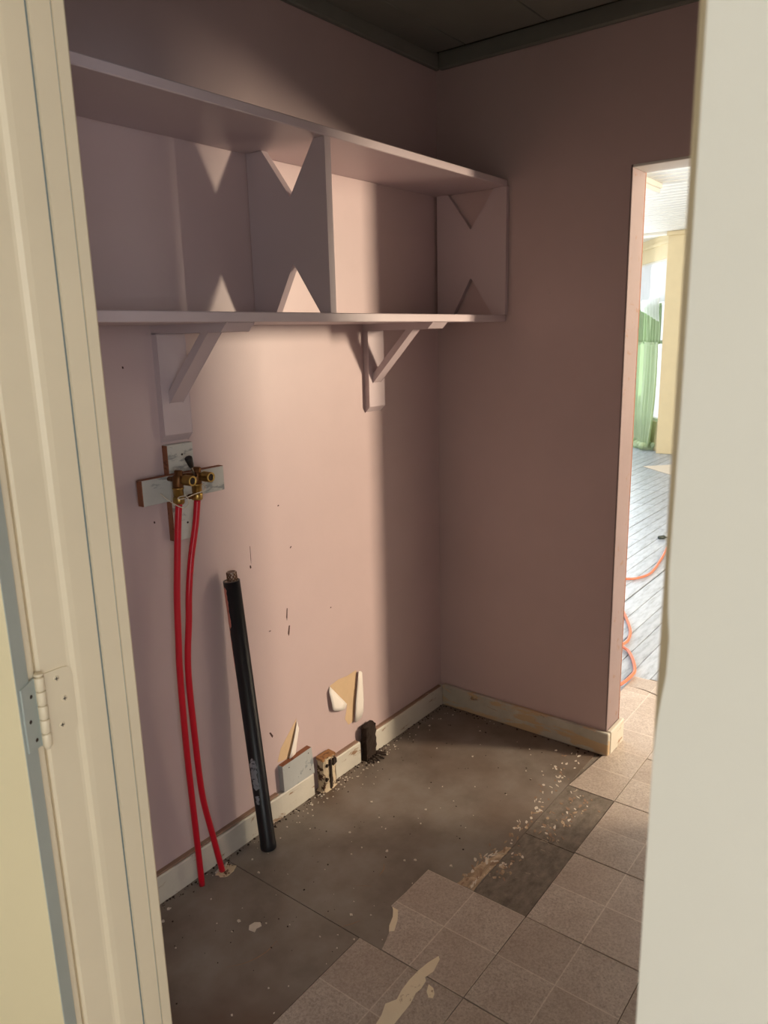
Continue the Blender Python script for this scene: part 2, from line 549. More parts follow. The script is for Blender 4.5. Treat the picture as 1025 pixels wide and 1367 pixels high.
# ragged adhesive left along the seam
def blob(name, pts, z0, z1, mat, parent, jitter=0.004, sub=5):
    P = []
    n = len(pts)
    for i in range(n):
        a, b = Vector(pts[i]), Vector(pts[(i + 1) % n])
        for k in range(sub):
            p = a.lerp(b, k / sub)
            P.append((p.x + random.uniform(-jitter, jitter), p.y + random.uniform(-jitter, jitter)))
    return prism_obj(name, P, z0, z1, 'z', mat, parent)
fleck_rnd = random.Random(21)
def flecks(n, xr, yr, z, mats, lmin, lmax, lean):
    for i in range(n):
        x, y = fleck_rnd.uniform(*xr), fleck_rnd.triangular(*yr)
        l, w_ = fleck_rnd.uniform(lmin, lmax), fleck_rnd.uniform(0.0018, 0.006)
        a = fleck_rnd.gauss(lean, 0.5)
        k = fleck_rnd.randint(6, 9)
        pts = []
        for q in range(k):
            th = 2 * math.pi * q / k
            px, py = l * math.cos(th) * fleck_rnd.uniform(0.55, 1.1), w_ * math.sin(th) * fleck_rnd.uniform(0.4, 1.2)
            pts.append((x + px * math.cos(a) - py * math.sin(a), y + px * math.sin(a) + py * math.cos(a)))
        prism_obj('adhesive_fleck', pts, z - 0.0004, z + fleck_rnd.uniform(0.0003, 0.0009), 'z', fleck_rnd.choice(mats), fl)
blob('adhesive_residue', [(-0.880, -0.6835), (-0.880, -0.632), (-0.80, -0.640), (-0.72, -0.657), (-0.66, -0.674), (-0.66, -0.6835)], 0.0010, 0.0016, 'adhesive', fl, 0.003, 4)
# streaky tan glue beside the torn tile, then loose pale flecks along the old seam
flecks(60, (-0.875, -0.68), (-0.682, -0.618, -0.675), 0.0012, ('adhesive', 'adhesive', 'tan_glue', 'chip'), 0.006, 0.020, 0.15)
flecks(34, (-0.68, -0.42), (-0.682, -0.635, -0.67), 0.0012, ('adhesive', 'tan_glue', 'chip'), 0.004, 0.013, 0.25)
flecks(44, (-0.42, -0.06), (-0.680, -0.585, -0.65), 0.0012, ('chip', 'chip', 'tan_glue'), 0.003, 0.011, 0.5)
flecks(30, (-0.80, -0.62), (-0.745, -0.690, -0.70), 0.0006, ('chip', 'adhesive', 'tan_glue'), 0.003, 0.010, 0.5)
flecks(60, (-0.56, -0.29), (-0.835, -0.690, -0.72), 0.0006, ('chip', 'adhesive', 'tan_glue', 'tan_glue'), 0.003, 0.013, 0.6)

# ---- vinyl tiles (each its own piece; a full tile shares one mesh)
TS = 0.311
TX0, TY0 = -0.884, -0.536
H = TS / 2 - 0.0015
bm = bmesh.new()
add_box(bm, -H, H, -H, H, -0.002, 0.0034, 0.0009)
tile_me = bm_mesh(bm, 'vinyl_tile')
tile_me.materials.append(M['tile'])
def tile_at(i, j, me=None, dz=0.0, rot=(0, 0, 0), parent=fl):
    """i counts along x from the line x = -0.884, j counts rows away from the shelf wall"""
    return link('vinyl_tile', me or tile_me, None, parent, (TX0 + (i + 0.5) * TS, TY0 - (j + 0.5) * 0.310, dz), rot)
def cut_tile(i, j, poly, dz=0.0, rot=(0, 0, 0)):
    cx, cy = TX0 + (i + 0.5) * TS, TY0 - (j + 0.5) * 0.310
    bm = bmesh.new()
    prism(bm, [(x - cx, y - cy) for x, y in poly], -0.002, 0.0034, 'z')
    bmesh.ops.triangulate(bm, faces=[f for f in bm.faces if len(f.verts) > 4])
    me = bm_mesh(bm, 'vinyl_tile')
    me.materials.append(M['tile'])
    return tile_at(i, j, me, dz, rot)
# row 0: tile with the torn corner, tiles left of it, and the cut tile by the doorway
xl, xr = TX0 - TS, TX0
cut_tile(-1, 0, [(xr - 0.001, -0.537), (-0.997, -0.538), (-1.060, -0.536), (-1.0645, -0.549), (-1.090, -0.566), (-1.120, -0.576), (-1.137, -0.587), (-1.166, -0.598), (xl + 0.002, -0.606), (xl + 0.001, -0.845), (xr - 0.001, -0.845)])
prism_obj('torn_backing', [(-1.062, -0.541), (-1.0625, -0.560), (-1.091, -0.580), (-1.127, -0.596), (-1.137, -0.586), (-1.120, -0.574), (-1.090, -0.563), (-1.0685, -0.548)], -0.002, 0.0037, 'z', 'torn_cream', fl)
for i in (-2, -3):
    tile_at(i, 0)
cut_tile(2, 0, [(-0.2605, -0.689), (0.0485, -0.718), (0.0485, -0.845), (-0.2605, -0.845)], 0.0005, (0.0, -0.006, 0))
for i in range(-3, 4):
    for j in (1, 2, 3):
        if j == 3 and False:
            continue
        tile_at(i, j, None, random.uniform(-0.0003, 0.0004), (random.uniform(-0.003, 0.003), random.uniform(-0.003, 0.003), random.uniform(-0.003, 0.003)))
# cream streak where the print is torn off two tiles
pts = [(-1.128, -0.733), (-1.135, -0.741), (-1.175, -0.749), (-1.200, -0.742), (-1.208, -0.750), (-1.233, -0.753), (-1.250, -0.750), (-1.282, -0.757), (-1.347, -0.758), (-1.40, -0.752), (-1.42, -0.735), (-1.369, -0.725), (-1.344, -0.721), (-1.315, -0.710), (-1.290, -0.724), (-1.262, -0.718), (-1.228, -0.716), (-1.192, -0.718), (-1.161, -0.723)]
prism_obj('torn_backing', pts, 0.0030, 0.0042, 'z', 'torn_cream', fl)
prism_obj('torn_backing', [(-1.212, -0.760), (-1.232, -0.768), (-1.243, -0.781), (-1.238, -0.790), (-1.226, -0.786), (-1.214, -0.775)], 0.0030, 0.0041, 'z', 'torn_cream', fl)

# ------------------------------------------------------------------ floor of the bright room
RF = struct(box('floor', 0.112, 8.6, -3.6, 3.0, -0.06, -0.010, 'plank_gap'), 'white painted plank floor of the bright room beyond', 'floor')
# tiles that run through the doorway and end in a broken edge
def thr_tile(poly, dz, rot, cxy):
    bm = bmesh.new()
    prism(bm, [(x - cxy[0], y - cxy[1]) for x, y in poly], -0.004, 0.0034, 'z')
    bmesh.ops.triangulate(bm, faces=[f for f in bm.faces if len(f.verts) > 4])
    me = bm_mesh(bm, 'vinyl_tile')
    me.materials.append(M['tile'])
    return link('vinyl_tile', me, None, RF, (cxy[0], cxy[1], dz), rot)
box('threshold_board', 0.049, 0.70, -1.78, -0.585, -0.010, -0.0015, 'underlay', RF)
thr_tile([(0.051, -0.735), (0.130, -0.700), (0.130, -0.600), (0.360, -0.600), (0.360, -0.845), (0.051, -0.845)], 0.002, (0.004, -0.012, 0), (0.205, -0.69))
thr_tile([(0.363, -0.600), (0.437, -0.583), (0.563, -0.583), (0.56, -0.66), (0.50, -0.845), (0.363, -0.845)], 0.004, (0.01, -0.02, 0), (0.515, -0.69))
thr_tile([(0.567, -0.583), (0.675, -0.576), (0.672, -0.845), (0.507, -0.845), (0.567, -0.66)], 0.006, (-0.012, 0.015, 0), (0.515, -0.69))
for i in (3, 4):
    for j in (1, 2, 3):
        link('vinyl_tile', tile_me, None, RF, (TX0 + (i + 0.5) * TS, TY0 - (j + 0.5) * 0.310, 0.001))
# planks
PW = 0.0905
row = 0
y = -0.552 - 10 * PW
plank_cache = {}
def plank(x0, x1, yc, wd, dz=0.0):
    key = (round(x1 - x0, 2), round(wd, 3))
    if key not in plank_cache:
        bm = bmesh.new()
        add_box(bm, -key[0] / 2, key[0] / 2, -wd / 2, wd / 2, -0.010, 0.0, 0.002)
        me = bm_mesh(bm, 'floor_plank')
        me.materials.append(M['plank'])
        plank_cache[key] = me
    link('floor_plank', plank_cache[key], None, RF, ((x0 + x1) / 2, yc, dz))
bounds = [-0.552 - k * PW for k in range(10, 0, -1)] + [-0.552, -0.471, -0.392, -0.295, -0.197]
yy = -0.197 + 0.096
while yy < 2.6:
    bounds.append(yy)
    yy += 0.094
for a, b in zip(bounds[:-1], bounds[1:]):
    start = 0.70 if b <= -0.56 else 0.114
    gap = 0.009 if abs(a + 0.197) < 0.002 else 0.0028
    cuts = [start]
    x = start + random.choice((0.9, 1.3, 1.7, 2.1, 2.5))
    while x < 4.5:
        cuts.append(x)
        x += random.choice((1.5, 1.9, 2.3))
    cuts += [4.725, 8.0]
    for x0, x1 in zip(cuts[:-1], cuts[1:]):
        if x1 - x0 > 0.15:
            plank(x0 + 0.0015, x1 - 0.0015, (a + gap + b) / 2, b - a - gap, random.uniform(-0.0008, 0.0008))

# ------------------------------------------------------------------ bright room shell
RC = 2.60
def wall_with_hole(name, u0, u1, z0, z1, hole, place):
    """rectangles around a hole, placed by a function (u0,u1,z0,z1) -> box args"""
    bm = bmesh.new()
    a, b, c, d = hole
    for r in ((u0, a, z0, z1), (b, u1, z0, z1), (a, b, z0, c), (a, b, d, z1)):
        if r[1] - r[0] > 1e-4 and r[3] - r[2] > 1e-4:
            add_box(bm, *place(*r))
    return bm
# wall holding the warm window
bm = wall_with_hole('w', 0.11, 8.6, -0.06, RC, (1.29, 1.79, 1.3, 2.2), lambda a, b, c, d: (a, b, -3.72, -3.6, c, d))
struct(link('wall_window', bm_mesh(bm), 'white_room'), 'white wall of the bright room holding a tall window', 'wall')
def window(n, label, make):
    e = empty('window_%d' % n, (0, 0, 0), label, 'window')
    e['kind'] = 'structure'
    make(e)
    return e
def rect_window_y(e, x0, x1, z0, z1, y, sill):
    box('window_frame', x0 - 0.06, x0, y - 0.02, y + 0.02, z0 - 0.06, z1 + 0.06, 'white_room', e, 0.003)
    box('window_frame', x1, x1 + 0.06, y - 0.02, y + 0.02, z0 - 0.06, z1 + 0.06, 'white_room', e, 0.003)
    box('window_frame', x0, x1, y - 0.02, y + 0.02, z1, z1 + 0.06, 'white_room', e, 0.003)
    box('window_frame', x0, x1, y - 0.02, y + 0.02, z0 - 0.06, z0, 'white_room', e, 0.003)
    zm = (z0 + z1) / 2
    box('window_bar', x0, x1, y - 0.07, y - 0.04, zm - 0.015, zm + 0.015, 'white_room', e, 0.003)
    box('pane', x0, x1, y - 0.06, y - 0.055, z0, z1, 'glass', e)
window(1, 'narrow white framed window lighting the doorway from the side', lambda e: rect_window_y(e, 1.30, 1.78, 1.31, 2.19, -3.6, 1))
bm = wall_with_hole('w', 0.11, 7.0, -0.06, RC, (1.5, 3.1, 0.75, 2.25), lambda a, b, c, d: (a, b, 3.0, 3.12, c, d))
struct(link('wall_north', bm_mesh(bm), 'white_room'), 'white wall of the bright room opposite the narrow window', 'wall')
window(2, 'wide unseen window added to the bright room for its light', lambda e: rect_window_y(e, 1.51, 3.09, 0.76, 2.24, 3.06, 1))  # unseen window added around the side fill lamp
bm = bmesh.new()
add_box(bm, 0.0, 0.11, 0.12, 3.0, 0, RC)
add_box(bm, 0.0, 0.11, -3.6, -1.90, 0, RC)
add_box(bm, 0.0, 0.11, -1.90, 0.12, CEIL + 0.08, RC)
struct(link('wall_divide', bm_mesh(bm), 'white_room'), 'white wall dividing the bright room from the small pink room', 'wall')
# beadboard ceiling with real grooves across the room
bm = bmesh.new()
prof = []
x = 0.11
while x < 7.05:
    prof += [(x, RC), (x + 0.104, RC), (x + 0.106, RC + 0.030), (x + 0.138, RC + 0.030)]
    x += 0.14
prof += [(7.12, RC), (7.12, RC + 0.08), (0.11, RC + 0.08)]
vsA = [bm.verts.new((p[0], -3.6, p[1])) for p in prof]
vsB = [bm.verts.new((p[0], 3.0, p[1])) for p in prof]
for i in range(len(prof)):
    j = (i + 1) % len(prof)
    bm.faces.new((vsA[i], vsA[j], vsB[j], vsB[i]))
struct(link('ceiling', bm_mesh(bm), 'bead_white'), 'white beadboard ceiling of the bright room', 'ceiling')
# wall at the far end with the opening to the bay
bm = bmesh.new()
add_box(bm, 7.0, 7.12, -3.6, 1.40, -0.01, RC)
struct(link('wall_far', bm_mesh(bm), 'yellow_trim'), 'pale yellow far wall beside the bay with the green curtain', 'wall')
t_ = struct(box('trim_6', 6.975, 7.0, 1.17, 1.402, 0.0, RC - 0.05, 'yellow_trim', bevel=0.004), 'pale yellow flat pillar casing beside the green curtain', 'door trim')
box('casing_cap', 6.955, 7.0, 1.15, 1.415, RC - 0.05, RC, 'yellow_trim', t_, 0.006)
struct(box('trim_7', 6.975, 7.12, 1.402, 3.0, RC - 0.03, RC, 'white_room', bevel=0.004), 'slim white head board over the bay opening', 'door trim')
# angled bay wall with a tall window
BP = Vector((7.06, 1.40, 0))
BD = Vector((0.808, 0.589, 0))
BN = Vector((-0.589, 0.808, 0))
def bay(s, o, z):
    return BP + BD * s + BN * o + Vector((0, 0, z))
def bay_box(bm, s0, s1, o0, o1, z0, z1):
    vs = [bm.verts.new(bay(*p)) for p in ((s0, o0, z0), (s1, o0, z0), (s1, o1, z0), (s0, o1, z0), (s0, o0, z1), (s1, o0, z1), (s1, o1, z1), (s0, o1, z1))]
    for q in ((0, 3, 2, 1), (4, 5, 6, 7), (0, 1, 5, 4), (1, 2, 6, 5), (2, 3, 7, 6), (3, 0, 4, 7)):
        bm.faces.new([vs[i] for i in q])
bm = bmesh.new()
bay_box(bm, -0.10, 1.30, -0.10, 0.0, -0.01, 0.36)
bay_box(bm, -0.10, 1.30, -0.10, 0.0, 2.32, RC)
bay_box(bm, 1.12, 1.30, -0.10, 0.0, 0.36, 2.32)
bay_box(bm, -0.10, -0.06, -0.10, 0.0, 0.36, 2.32)
struct(link('wall_bay', bm_mesh(bm), 'yellow_trim'), 'pale yellow angled bay wall with bright tall window', 'wall')
bm = bmesh.new()
bay_box(bm, -0.04, 1.25, 0.0, 0.018, 2.485, 2.52)
struct(link('trim_8', bm_mesh(bm), 'yellow_trim'), 'pale yellow moulding above the bay window', 'trim')
def bay_window(e):
    for r in ((-0.06, -0.02, 0.36, 2.32), (1.08, 1.12, 0.36, 2.32), (-0.02, 1.08, 0.36, 0.40), (-0.02, 1.08, 2.28, 2.32), (-0.02, 1.08, 1.32, 1.36)):
        bm = bmesh.new()
        bay_box(bm, r[0], r[1], -0.07, -0.02, r[2], r[3])
        link('window_frame', bm_mesh(bm), 'white_room', e)
    for z0, z1 in ((0.40, 1.32), (1.36, 2.28)):
        bm = bmesh.new()
        bay_box(bm, -0.02, 1.08, -0.05, -0.045, z0, z1)
        link('pane', bm_mesh(bm), 'glass', e)
window(3, 'tall bright bay window behind the green curtain', bay_window)
bm = bmesh.new()
add_box(bm, 8.1, 8.2, 2.0, 4.2, -0.01, 0.5)
add_box(bm, 8.1, 8.2, 2.0, 4.2, 2.3, RC)
struct(link('wall_bay_end', bm_mesh(bm), 'yellow_trim'), 'pale yellow end wall of the bay, mostly window', 'wall')
struct(box('ceiling', 7.12, 8.6, 1.2, 4.2, RC, RC + 0.06, 'white_room'), 'white ceiling of the bay behind the curtain', 'ceiling')
tag(link('roller_blind', (lambda bm: (bay_box(bm, 0.0, 1.06, 0.004, 0.008, 1.82, 2.29), bm_mesh(bm))[1])(bmesh.new()), 'blind'), 'white roller blind half drawn over the bay window', 'blind')

# green curtain in folds, gathered at the floor
def curtain_sheet(name, s0f, s1f, z0, z1, o, amp, folds, mat, parent, ns=70, nz=26, phase=0.0):
    bm = bmesh.new()
    g = []
    for iz in range(nz + 1):
        fz = iz / nz
        z = z0 + (z1 - z0) * fz
        a, b = s0f(fz), s1f(fz)
        r = []
        for i in range(ns + 1):
            u = i / ns
            wob = amp * math.sin(2 * math.pi * folds * u + phase + 0.5 * math.sin(3 * fz + u * 4)) + 0.4 * amp * math.sin(2 * math.pi * folds * 2.3 * u + 1.7)
            r.append(bm.verts.new(bay(a + (b - a) * u, o + wob, z)))
        g.append(r)
    for iz in range(nz):
        for i in range(ns):
            f = bm.faces.new((g[iz][i], g[iz][i + 1], g[iz + 1][i + 1], g[iz + 1][i]))
            f.smooth = True
    me = bm_mesh(bm, name)
    o_ = link(name, me, mat, parent)
    md = o_.modifiers.new('thick', 'SOLIDIFY')
    md.thickness = 0.002
    return o_
cu = empty('curtain', bay(0.4, 0.06, 0), 'light green curtain with white sheer swag, gathered on the floor of the bay', 'curtain')
inv = Matrix.Translation(-cu.location)
def cpart(o):
    for v in o.data.vertices:
        v.co = inv @ v.co
    return o
def gather(fz):
    # right edge: swept left towards the floor
    k = max(0.0, 1 - fz / 0.75)
    return -0.03 + 0.20 * k * k
cpart(curtain_sheet('curtain_panel', lambda fz: gather(fz), lambda fz: 0.98 - 0.28 * max(0, 1 - fz / 0.35), 0.03, 1.34, 0.075, 0.022, 7, 'green', cu))
cpart(curtain_sheet('valance', lambda fz: -0.03, lambda fz: 1.0, 1.32, 1.80, 0.060, 0.016, 9, 'green_dark', cu, nz=8))
# sheer swag: a triangle of pleated cloth
bm = bmesh.new()
g = []
for iz in range(13):
    fz = iz / 12
    r = []
    for i in range(41):
        u = i / 40
        s = -0.03 + 1.03 * u
        ztop = 1.86 - 0.01 * u
        zb = 1.58 + 0.22 * u
        z = ztop + (zb - ztop) * fz
        r.append(bm.verts.new(bay(s, 0.092 + 0.010 * math.sin(u * 55 + fz * 3), z)))
    g.append(r)
for iz in range(12):
    for i in range(40):
        f = bm.faces.new((g[iz][i], g[iz][i + 1], g[iz + 1][i + 1], g[iz + 1][i]))
        f.smooth = True
cpart(link('sheer_swag', bm_mesh(bm), 'sheer', cu))
# cloth pooled on the floor
bm = bmesh.new()
for k in range(7):
    s = 0.18 + 0.07 * k
    pts = [bay(s + 0.04 * math.sin(k * 2.1 + a * 0.9), 0.075 + 0.09 * math.cos(a) , 0.045 + 0.03 * math.sin(a * 2 + k)) for a in [i * 0.6 for i in range(8)]]
    add_tube(bm, catmull(pts, 3), 0.03, 8)
cpart(link('pooled_hem', bm_mesh(bm), 'green', cu))

# ceiling batten in the bright room
bl = empty('ceiling_light', (3.65, 0.52, RC - 0.02), 'short white batten light on the beadboard ceiling', 'light')
for nm, a, b, c, d, e_, f_, mt in (('light_base', -0.30, 0.26, -0.035, 0.035, -0.02, 0.02, 'white_room'), ('light_cover', -0.28, 0.24, -0.025, 0.025, -0.055, -0.02, 'bead_white')):
    bm = bmesh.new()
    add_box(bm, a, b, c, d, e_, f_, 0.005)
    link(nm, bm_mesh(bm), mt, bl)

# flattened cardboard and plug on the bright floor
tag(box('cardboard_sheet', -0.32, 0.32, -0.28, 0.28, 0, 0.006, 'card', bevel=0.001), 'flattened cardboard sheet lying on the far white floor', 'cardboard')
bpy.data.objects['cardboard_sheet'].location = (5.95, 0.78, 0.001)
bpy.data.objects['cardboard_sheet'].rotation_euler = (0, 0, 0.85)
pg = empty('plug', (3.04, 0.06, 0.014), 'small black plug end lying on the white plank floor', 'plug')
lathe('plug_body', (-0.03, 0.02, 0), (0.01, -0.02, 0), [(0, 0.008), (0.1, 0.013), (0.8, 0.014), (1, 0.010)], 'plug', pg, 12)
tube('plug_tail', [(0.01, -0.02, 0), (0.03, -0.06, -0.008), (0.06, -0.14, -0.008)], 0.005, 'plug', pg, 8, 4)

# orange cord
cord = [(2.95, 0.02, 0.012), (2.80, -0.05, 0.009), (2.661, -0.078, 0.009), (2.435, -0.116, 0.009), (2.167, -0.148, 0.009), (2.019, -0.114, 0.009), (1.953, -0.04, 0.009), (1.88, 0.06, 0.009), (1.72, 0.09, 0.009), (1.58, -0.02, 0.009), (1.50, -0.16, 0.009), (1.45, -0.229, 0.009), (1.324, -0.304, 0.009), (1.173, -0.379, 0.009), (1.044, -0.414, 0.010), (0.966, -0.414, 0.012), (0.935, -0.438, 0.012), (0.914, -0.465, 0.010), (0.827, -0.518, 0.009), (0.729, -0.560, 0.010), (0.662, -0.571, 0.014), (0.579, -0.568, 0.014), (0.524, -0.552, 0.012), (0.45, -0.50, 0.009), (0.40, -0.40, 0.009)]
cord = [p for p in cord if p[0] < 2.9]
tag(tube('extension_cord', cord, 0.0072, 'orange', None, 10, 6), 'orange extension cord looping across the white plank floor', 'cord')

# ================================================================== room of the photographer
fe = struct(box('floor', -5.0, WO, -4.2, 1.6, -0.06, 0.0, 'tile'), 'tiled floor of the entry room behind the camera', 'floor')
struct(box('ceiling', -5.0, WO, -4.2, 1.6, CEIL, CEIL + 0.08, 'white_room'), 'white ceiling of the entry room behind the camera', 'ceiling')
bm = wall_with_hole('w', -5.0, WX, 0, CEIL, (-4.70, -2.70, 0.85, 2.15), lambda a, b, c, d: (a, b, -4.32, -4.2, c, d))
struct(link('wall_entry_window', bm_mesh(bm), 'cream_wall'), 'cream entry room wall with a wide window behind the camera', 'wall')
window(4, 'wide window of the entry room behind the camera', lambda e: rect_window_y(e, -4.69, -2.71, 0.86, 2.14, -4.22, 1))
struct(box('wall_entry_left', -5.12, -5.0, -4.2, 1.6, 0, CEIL, 'cream_wall'), 'cream wall of the entry room behind the camera', 'wall')
struct(box('wall_entry_end', -5.0, WO, 1.6, 1.72, 0, CEIL, 'cream_wall'), 'cream end wall of the entry room behind the open door', 'wall')
struct(box('wall_entry_right', WO, WX, 0.0, 1.6, 0, CEIL, 'cream_wall'), 'cream wall behind the open cream door', 'wall')

# ------------------------------------------------------------------ door frame (left jamb, right jamb, head, casings)
# left jamb profile in plan (x, y): rabbet face with soft shoulder, then two strips divided by grooves
def jamb_profile(sign, yj):
    q = lambda x, d: (x, yj - sign * d)       # d: how far it stands into the opening
    return [q(-1.975, -0.022), q(-1.975, -0.003), q(-1.971, 0.0), q(-1.932, 0.0), q(-1.928, 0.0008), q(-1.922, 0.0045), q(-1.914, 0.0055),
            q(-1.884, 0.0055), q(-1.8842, 0.0005), q(-1.8798, 0.0005), q(-1.8785, 0.0055), q(-1.850, 0.0055), q(-1.8495, 0.002), q(-1.8478, 0.002), q(-1.847, 0.0055), q(-1.832, 0.0055), q(-1.829, 0.003), q(-1.829, -0.022)]
fr = empty('door_1', (0, 0, 0), 'cream painted door frame with grooved jambs around the photo', 'door frame')
fr['kind'] = 'structure'
prism_obj('jamb', jamb_profile(1, JL), 0.0, 2.05, 'z', 'cream', fr)
box('jamb', -1.9755, -1.829, -1.4935, JR, 0.0, 2.05, 'cream', fr, 0.001)
box('head_jamb', -1.975, -1.829, JR, JL, 2.05, 2.07, 'cream', fr, 0.002)
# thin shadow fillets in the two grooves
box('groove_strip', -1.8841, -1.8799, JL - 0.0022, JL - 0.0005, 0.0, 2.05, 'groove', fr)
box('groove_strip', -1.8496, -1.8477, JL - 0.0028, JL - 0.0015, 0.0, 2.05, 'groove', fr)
# left casing: rounded edge
bm = bmesh.new()
add_box(bm, -1.997, -1.9755, JL + 0.004, JL + 0.095, 0, 2.12, 0.006, 3)
link('casing', bm_mesh(bm), 'cream', fr)
# right casing with a chipped wavy edge
edge_z = [(0.0, 0.0), (0.95, 0.0), (1.16, 0.0), (1.235, 0.0), (1.255, 0.0008), (1.275, 0.0025), (1.295, 0.0048), (1.318, 0.0052), (1.335, 0.0036), (1.36, 0.0026), (1.40, 0.0030), (1.45, 0.0034), (1.55, 0.0036), (1.70, 0.0034), (2.12, 0.0036)]
bm = bmesh.new()
YC = -1.4803
poly = [(YC - d, z) for z, d in edge_z] + [(YC - 0.135, 2.12), (YC - 0.135, 0.0)]
prism(bm, poly, -2.0, -1.9755, 'x')
bmesh.ops.triangulate(bm, faces=[f for f in bm.faces if len(f.verts) > 4])
link('casing', bm_mesh(bm), 'cream_wall', fr)
box('casing', -2.0, -1.9755, JR - 0.14, JL + 0.095, 2.12, 2.23, 'cream', fr, 0.003)

# ------------------------------------------------------------------ open door at far left
PX, PY = -1.9775, -0.657
d2 = empty('door_2', (PX, PY, 0), 'cream flush door swung open at the left edge', 'door')
d2['kind'] = 'structure'
d2.rotation_euler = (0, 0, math.radians(-150))
bm = bmesh.new()
add_box(bm, 0.008, 0.0365, -0.80, -0.0105, 0.012, 2.035, 0.0015)
me = bm_mesh(bm, 'door_slab')
me.materials.append(M['door_cream'])
link('door_slab', me, None, d2)
bm = bmesh.new()
add_box(bm, 0.0085, 0.0360, -0.0106, -0.0094, 0.012, 2.035, 0.0004)
link('shaded_edge_band', bm_mesh(bm), 'door_edge', d2)

# hinge
hg = empty('door_hinge', (PX, PY, 0.96), 'cream painted butt hinge with screws on the left jamb', 'hinge')
zc0, zc1 = 0.958, 1.062
n = 5
for k in range(n):
    za = zc0 + (zc1 - zc0) * k / n + 0.0007 - 0.96
    zb = zc0 + (zc1 - zc0) * (k + 1) / n - 0.0007 - 0.96
    lathe('knuckle', (0, 0, za), (0, 0, zb), [(0, 0.0058), (0.04, 0.0064), (0.96, 0.0064), (1, 0.0058)], 'cream', hg, 16)
lathe('hinge_pin', (0, 0, zc0 - 0.963), (0, 0, zc1 - 0.955), [(0, 0.0035), (0.02, 0.0045), (0.97, 0.0045), (0.975, 0.0068), (1, 0.0055)], 'cream', hg, 14)
# jamb leaf with rounded far corners (in the plane of the jamb face)
pts = []
x0, x1, z0, z1, rr = 0.004, 0.0495, -0.001, 0.101, 0.012
pts = [(x0, z0), (x1 - rr, z0)] + [(x1 - rr + rr * math.sin(a), z0 + rr - rr * math.cos(a)) for a in (0.4, 0.8, 1.2, 1.57)] + [(x1 - rr + rr * math.cos(a), z1 - rr + rr * math.sin(a)) for a in (0, 0.4, 0.8, 1.2, 1.57)] + [(x0, z1)]
bm = bmesh.new()
prism(bm, pts, 0.0045, 0.0070, 'y')
bmesh.ops.triangulate(bm, faces=[f for f in bm.faces if len(f.verts) > 4])
link('hinge_leaf', bm_mesh(bm), 'cream', hg)
for sx_, sz_ in ((0.026, 0.088), (0.034, 0.055), (0.026, 0.018)):
    s = lathe('screw', (sx_, 0.0046, sz_), (sx_, 0.0034, sz_), [(0, 0.0044), (0.7, 0.0040), (1, 0.0026)], 'cream', hg, 14)
    box('screw_slot', sx_ - 0.0026, sx_ + 0.0026, 0.0030, 0.0040, sz_ - 0.0006, sz_ + 0.0006, 'dark_gap', s)
    box('screw_slot', sx_ - 0.0006, sx_ + 0.0006, 0.0030, 0.0040, sz_ - 0.0026, sz_ + 0.0026, 'dark_gap', s)
# leaf on the door edge
bm = bmesh.new()
prism(bm, [(0.000, 0.0), (0.031, 0.004), (0.031, 0.096), (0.000, 0.100)], -0.0093, -0.0068, 'y')
add_box(bm, -0.001, 0.0025, -0.0080, -0.0045, 0.0, 0.100)
lf = link('hinge_leaf', bm_mesh(bm), 'door_edge', hg)
lf.rotation_euler = (0, 0, math.radians(-150))
for sx_, sz_ in ((0.012, 0.078), (0.020, 0.045), (0.012, 0.014)):
    s = lathe('screw', (sx_, -0.0069, sz_), (sx_, -0.0060, sz_), [(0, 0.0030), (1, 0.0022)], 'dark_gap', hg, 10)
    s.rotation_euler = (0, 0, math.radians(-150))

# ================================================================== baseboards
def bb_back(x0, x1, h0, h1, dy=0.0):
    bm = bmesh.new()
    n = max(2, int((x1 - x0) / 0.03))
    rows = []
    for i in range(n + 1):
        x = x0 + (x1 - x0) * i / n
        h = h0 + (h1 - h0) * i / n + random.uniform(-0.0012, 0.0012)
        j = random.uniform(-0.0008, 0.0008)
        rows.append([bm.verts.new(p) for p in ((x, -0.020 - dy + j, 0.001), (x, -0.019 - dy + j, h - 0.004), (x, -0.016 - dy + j, h), (x, 0.0, h), (x, 0.0, 0.001))])
    for a, b in zip(rows[:-1], rows[1:]):
        for k in range(5):
            bm.faces.new((a[k], b[k], b[(k + 1) % 5], a[(k + 1) % 5]))
    bm.faces.new(rows[0])
    bm.faces.new(rows[-1][::-1])
    return bm_mesh(bm)
bb = struct(link('baseboard_back', bb_back(WX, -0.800, 0.083, 0.080), 'baseboard'), 'worn cream baseboard under the red pipes and black pipe', 'baseboard')
link('baseboard_piece', bb_back(-0.690, -0.555, 0.080, 0.080), 'baseboard', bb)
link('baseboard_piece', bb_back(-0.465, -0.003, 0.080, 0.082), 'baseboard', bb)
link('bare_top_edge', (lambda bm: (add_box(bm, WX, -0.96, -0.0145, 0.0, 0.0815, 0.0885, 0.001), bm_mesh(bm))[1])(bmesh.new()), 'baseboard_top', bb)
link('bare_top_edge', (lambda bm: (add_box(bm, -0.69, -0.56, -0.0145, 0.0, 0.079, 0.085, 0.001), bm_mesh(bm))[1])(bmesh.new()), 'baseboard_top', bb)
link('bare_top_edge', (lambda bm: (add_box(bm, -0.462, -0.02, -0.0145, 0.0, 0.080, 0.0855, 0.001), bm_mesh(bm))[1])(bmesh.new()), 'baseboard_top', bb)
bm = bmesh.new()
add_box(bm, -0.019, 0.0, -0.728, -0.019, 0.001, 0.090, 0.003)
br = struct(link('baseboard_right', bm_mesh(bm), 'baseboard_r'), 'worn cream baseboard along the doorway wall', 'baseboard')
bm = bmesh.new()
add_box(bm, -0.001, 0.128, -0.731, -0.714, 0.001, 0.093, 0.003)
link('baseboard_return', bm_mesh(bm), 'baseboard', br)

